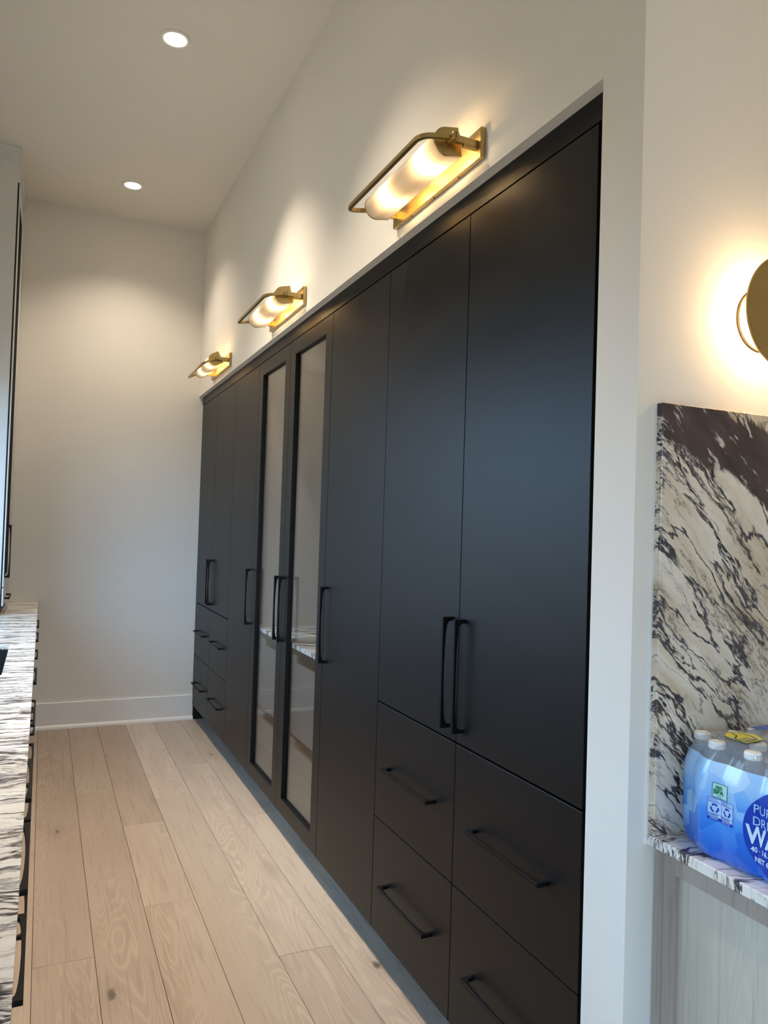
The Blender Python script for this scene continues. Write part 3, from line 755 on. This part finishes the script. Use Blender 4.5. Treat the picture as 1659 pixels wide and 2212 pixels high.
M_navy = plain('print_navy', (0.004, 0.05, 0.45), 0.25)
M_lt = plain('print_white', (0.62, 0.78, 0.92), 0.3)
M_green = plain('print_green', (0.01, 0.16, 0.05), 0.3)
M_mint = plain('print_mint', (0.42, 0.72, 0.72), 0.3)
M_pale = plain('print_pale_blue', (0.42, 0.62, 0.90), 0.3)
M_yel = plain('print_yellow', (0.72, 0.66, 0.02), 0.35)

# flat print is laid onto the wrap: s runs along the front towards the viewer's right (-Y)
def th_at(y):
    lo, hi = math.pi * 0.62, math.pi * 1.5
    for _ in range(40):
        m_ = (lo + hi) / 2; yy = cy0 + film_r(m_) * math.sin(m_)
        if yy > y: lo = m_
        else: hi = m_
    return lo
def on_wrap(y, z, lift): return film_pt(th_at(y), z, lift)
def wrap_poly(name, faces, mat, lift):
    """faces: list of polygons [(y,z)...] laid on the wrap"""
    bm = bmesh.new()
    for f in faces:
        try: bm.faces.new([bm.verts.new(on_wrap(y, z, lift)) for y, z in f])
        except ValueError: pass
    return me_obj(name, bm, mat, pk)
def rect(y0, y1, z0, z1, n=8):
    m_ = max(1, int(abs(z1 - z0) / 0.004)); out = []
    for k in range(m_):
        za, zb = z0 + (z1 - z0) * k / m_, z0 + (z1 - z0) * (k + 1) / m_
        out += [[(y0 + (y1 - y0) * i / n, za), (y0 + (y1 - y0) * (i + 1) / n, za), (y0 + (y1 - y0) * (i + 1) / n, zb), (y0 + (y1 - y0) * i / n, zb)] for i in range(n)]
    return out
def frame(y0, y1, z0, z1, t_):
    s = -1 if y1 < y0 else 1
    return rect(y0, y1, z0, z0 + t_) + rect(y0, y1, z1 - t_, z1) + rect(y0, y0 + s * t_, z0, z1, 1) + rect(y1 - s * t_, y1, z0, z1, 1)
def words(txt, size, y, z, mat, lift, slope=0.0, weight=0.0, sx=1.0):
    cu = bpy.data.curves.new('lettering', 'FONT'); cu.body = txt; cu.size = size; cu.resolution_u = 3; cu.offset = weight
    tmp = bpy.data.objects.new('lettering', cu); C.objects.link(tmp)
    bpy.context.view_layer.update()
    me = bpy.data.meshes.new_from_object(tmp.evaluated_get(bpy.context.evaluated_depsgraph_get()))
    bpy.data.objects.remove(tmp)
    bm = bmesh.new(); bm.from_mesh(me)
    bmesh.ops.triangulate(bm, faces=bm.faces)
    bmesh.ops.subdivide_edges(bm, edges=[e for e in bm.edges if e.calc_length() > size * 0.4], cuts=1, use_grid_fill=False)
    for v in bm.verts: v.co = on_wrap(y - v.co.x * sx, z + v.co.y + v.co.x * sx * slope, lift)
    o = me_obj('lettering', bm, mat, pk); return o
# oval emblem
def oval(yc, zc, a, b, n=96, rings=28):
    fs = []
    for k in range(rings):
        r0, r1 = k / rings, (k + 1) / rings
        for i in range(n):
            p0, p1 = 2 * math.pi * i / n, 2 * math.pi * (i + 1) / n
            q = [(yc + a * r * math.cos(p), zc + b * r * math.sin(p)) for r, p in ((r0, p0), (r1, p0), (r1, p1), (r0, p1))]
            fs.append(q[1:] if k == 0 else q)
    return fs
wrap_poly('emblem', oval(0.866, 0.999, 0.089, 0.081), M_navy, 0.0006)
words('PURE', 0.0215, 0.938, 1.030, M_pale, 0.0016, 0.0, 0.0)
words('DRINKING', 0.0215, 0.939, 1.009, M_pale, 0.0016, 0.0, 0.0)
words('WATER', 0.043, 0.948, 0.977, M_lt, 0.0016, 0.0, 0.0012, 0.82)
words('40 \u00b7 16.9 FL OZ', 0.0125, 0.940, 0.963, M_lt, 0.0016, 0, 0.0003, 0.9)
words('NET 676 FL OZ', 0.0125, 0.934, 0.947, M_lt, 0.0016, 0, 0.0003, 0.9)
# no BPA mark
wrap_poly('mark_panel', rect(1.021, 0.989, 1.030, 1.057), M_mint, 0.0006)
wrap_poly('mark_border', frame(1.021, 0.989, 1.030, 1.057, 0.0011), M_green, 0.0010)
words('no', 0.0125, 1.014, 1.0465, M_green, 0.0016, 0, 0.0004)
words('BPA', 0.0115, 1.018, 1.0375, M_green, 0.0016, 0, 0.0004)
words('used', 0.0045, 1.011, 1.0328, M_green, 0.0012)
# recycling panel
wrap_poly('recycling_panel', rect(1.029, 0.975, 0.989, 1.029), M_pale, 0.0006)
wrap_poly('recycling_bar', rect(1.029, 0.975, 0.989, 0.9945), M_navy, 0.0009)
wrap_poly('recycling_border', frame(1.029, 0.975, 0.989, 1.029, 0.0007) + rect(1.0023, 1.0016, 0.989, 1.029, 1) + rect(1.029, 0.975, 1.0205, 1.0211) + rect(1.029, 0.975, 1.0, 1.0006), M_navy, 0.0010)
def recycle(yc, zc, r):
    fs = []
    for k in range(3):
        a0 = math.pi / 2 + k * 2 * math.pi / 3
        P = lambda rad, a: (yc - rad * math.cos(a), zc + rad * math.sin(a))
        seg = [(a0 - 0.75 + 0.25 * i) for i in range(6)]
        for a, b in zip(seg, seg[1:]): fs.append([P(r * 0.62, a), P(r * 0.62, b), P(r, b), P(r, a)])
        fs.append([P(r * 0.45, seg[-1]), P(r * 0.82, seg[-1] + 0.42), P(r * 1.15, seg[-1])])
    return fs
wrap_poly('recycling_arrows', recycle(1.0155, 1.0105, 0.0082) + recycle(0.9885, 1.0105, 0.0082), M_navy, 0.0011)
words('PLASTIC', 0.0056, 1.0275, 0.9958, M_navy, 0.0016, 0, 0.0001, 0.92); words('PLASTIC', 0.0056, 1.0008, 0.9958, M_navy, 0.0016, 0, 0.0001, 0.92)
words('WRAP', 0.0052, 1.0235, 0.9902, M_lt, 0.0013); words('BOTTLE', 0.0052, 0.9995, 0.9902, M_lt, 0.0013)
words('Recycle if', 0.0040, 1.0270, 1.0250, M_navy, 0.0012); words('clean & dry', 0.0040, 1.0270, 1.0217, M_navy, 0.0012)
words('Empty &', 0.0040, 1.0000, 1.0250, M_navy, 0.0012); words('Replace Cap', 0.0040, 1.0000, 1.0217, M_navy, 0.0012)
# yellow carry mark and blue patch on the top of the wrap
def top_poly(name, polys, mat, z):
    bm = bmesh.new()
    for f in polys: bm.faces.new([bm.verts.new((x - pk_base[0], y - pk_base[1], z - ZB)) for x, y in f])
    return me_obj(name, bm, mat, pk)
top_poly('carry_mark', [[(1.200, 1.049), (1.199, 1.023), (1.197, 0.998), (1.251, 1.006), (1.267, 1.038), (1.245, 1.062), (1.224, 1.066)]], M_yel, ZB + 0.2140)
hand = []
for (xa, ya, xb, yb) in ((1.204, 1.030, 1.203, 1.004), (1.203, 1.004, 1.240, 1.010), (1.240, 1.010, 1.248, 1.030), (1.213, 1.024, 1.212, 1.007), (1.222, 1.026, 1.222, 1.008), (1.231, 1.028, 1.232, 1.009), (1.204, 1.030, 1.222, 1.040), (1.222, 1.040, 1.230, 1.060), (1.248, 1.030, 1.244, 1.056)):
    d = Vector((yb - ya, xa - xb)).normalized() * 0.0014
    hand.append([(xa + d.x, ya + d.y), (xb + d.x, yb + d.y), (xb - d.x, yb - d.y), (xa - d.x, ya - d.y)])
top_poly('hand_mark', hand, M_navy, ZB + 0.2146)
top_poly('top_patch', [[(1.300, 1.082), (1.37, 1.085), (1.40, 1.04), (1.40, 0.90), (1.322, 0.90), (1.318, 1.05)]], M_navy, ZB + 0.2138)
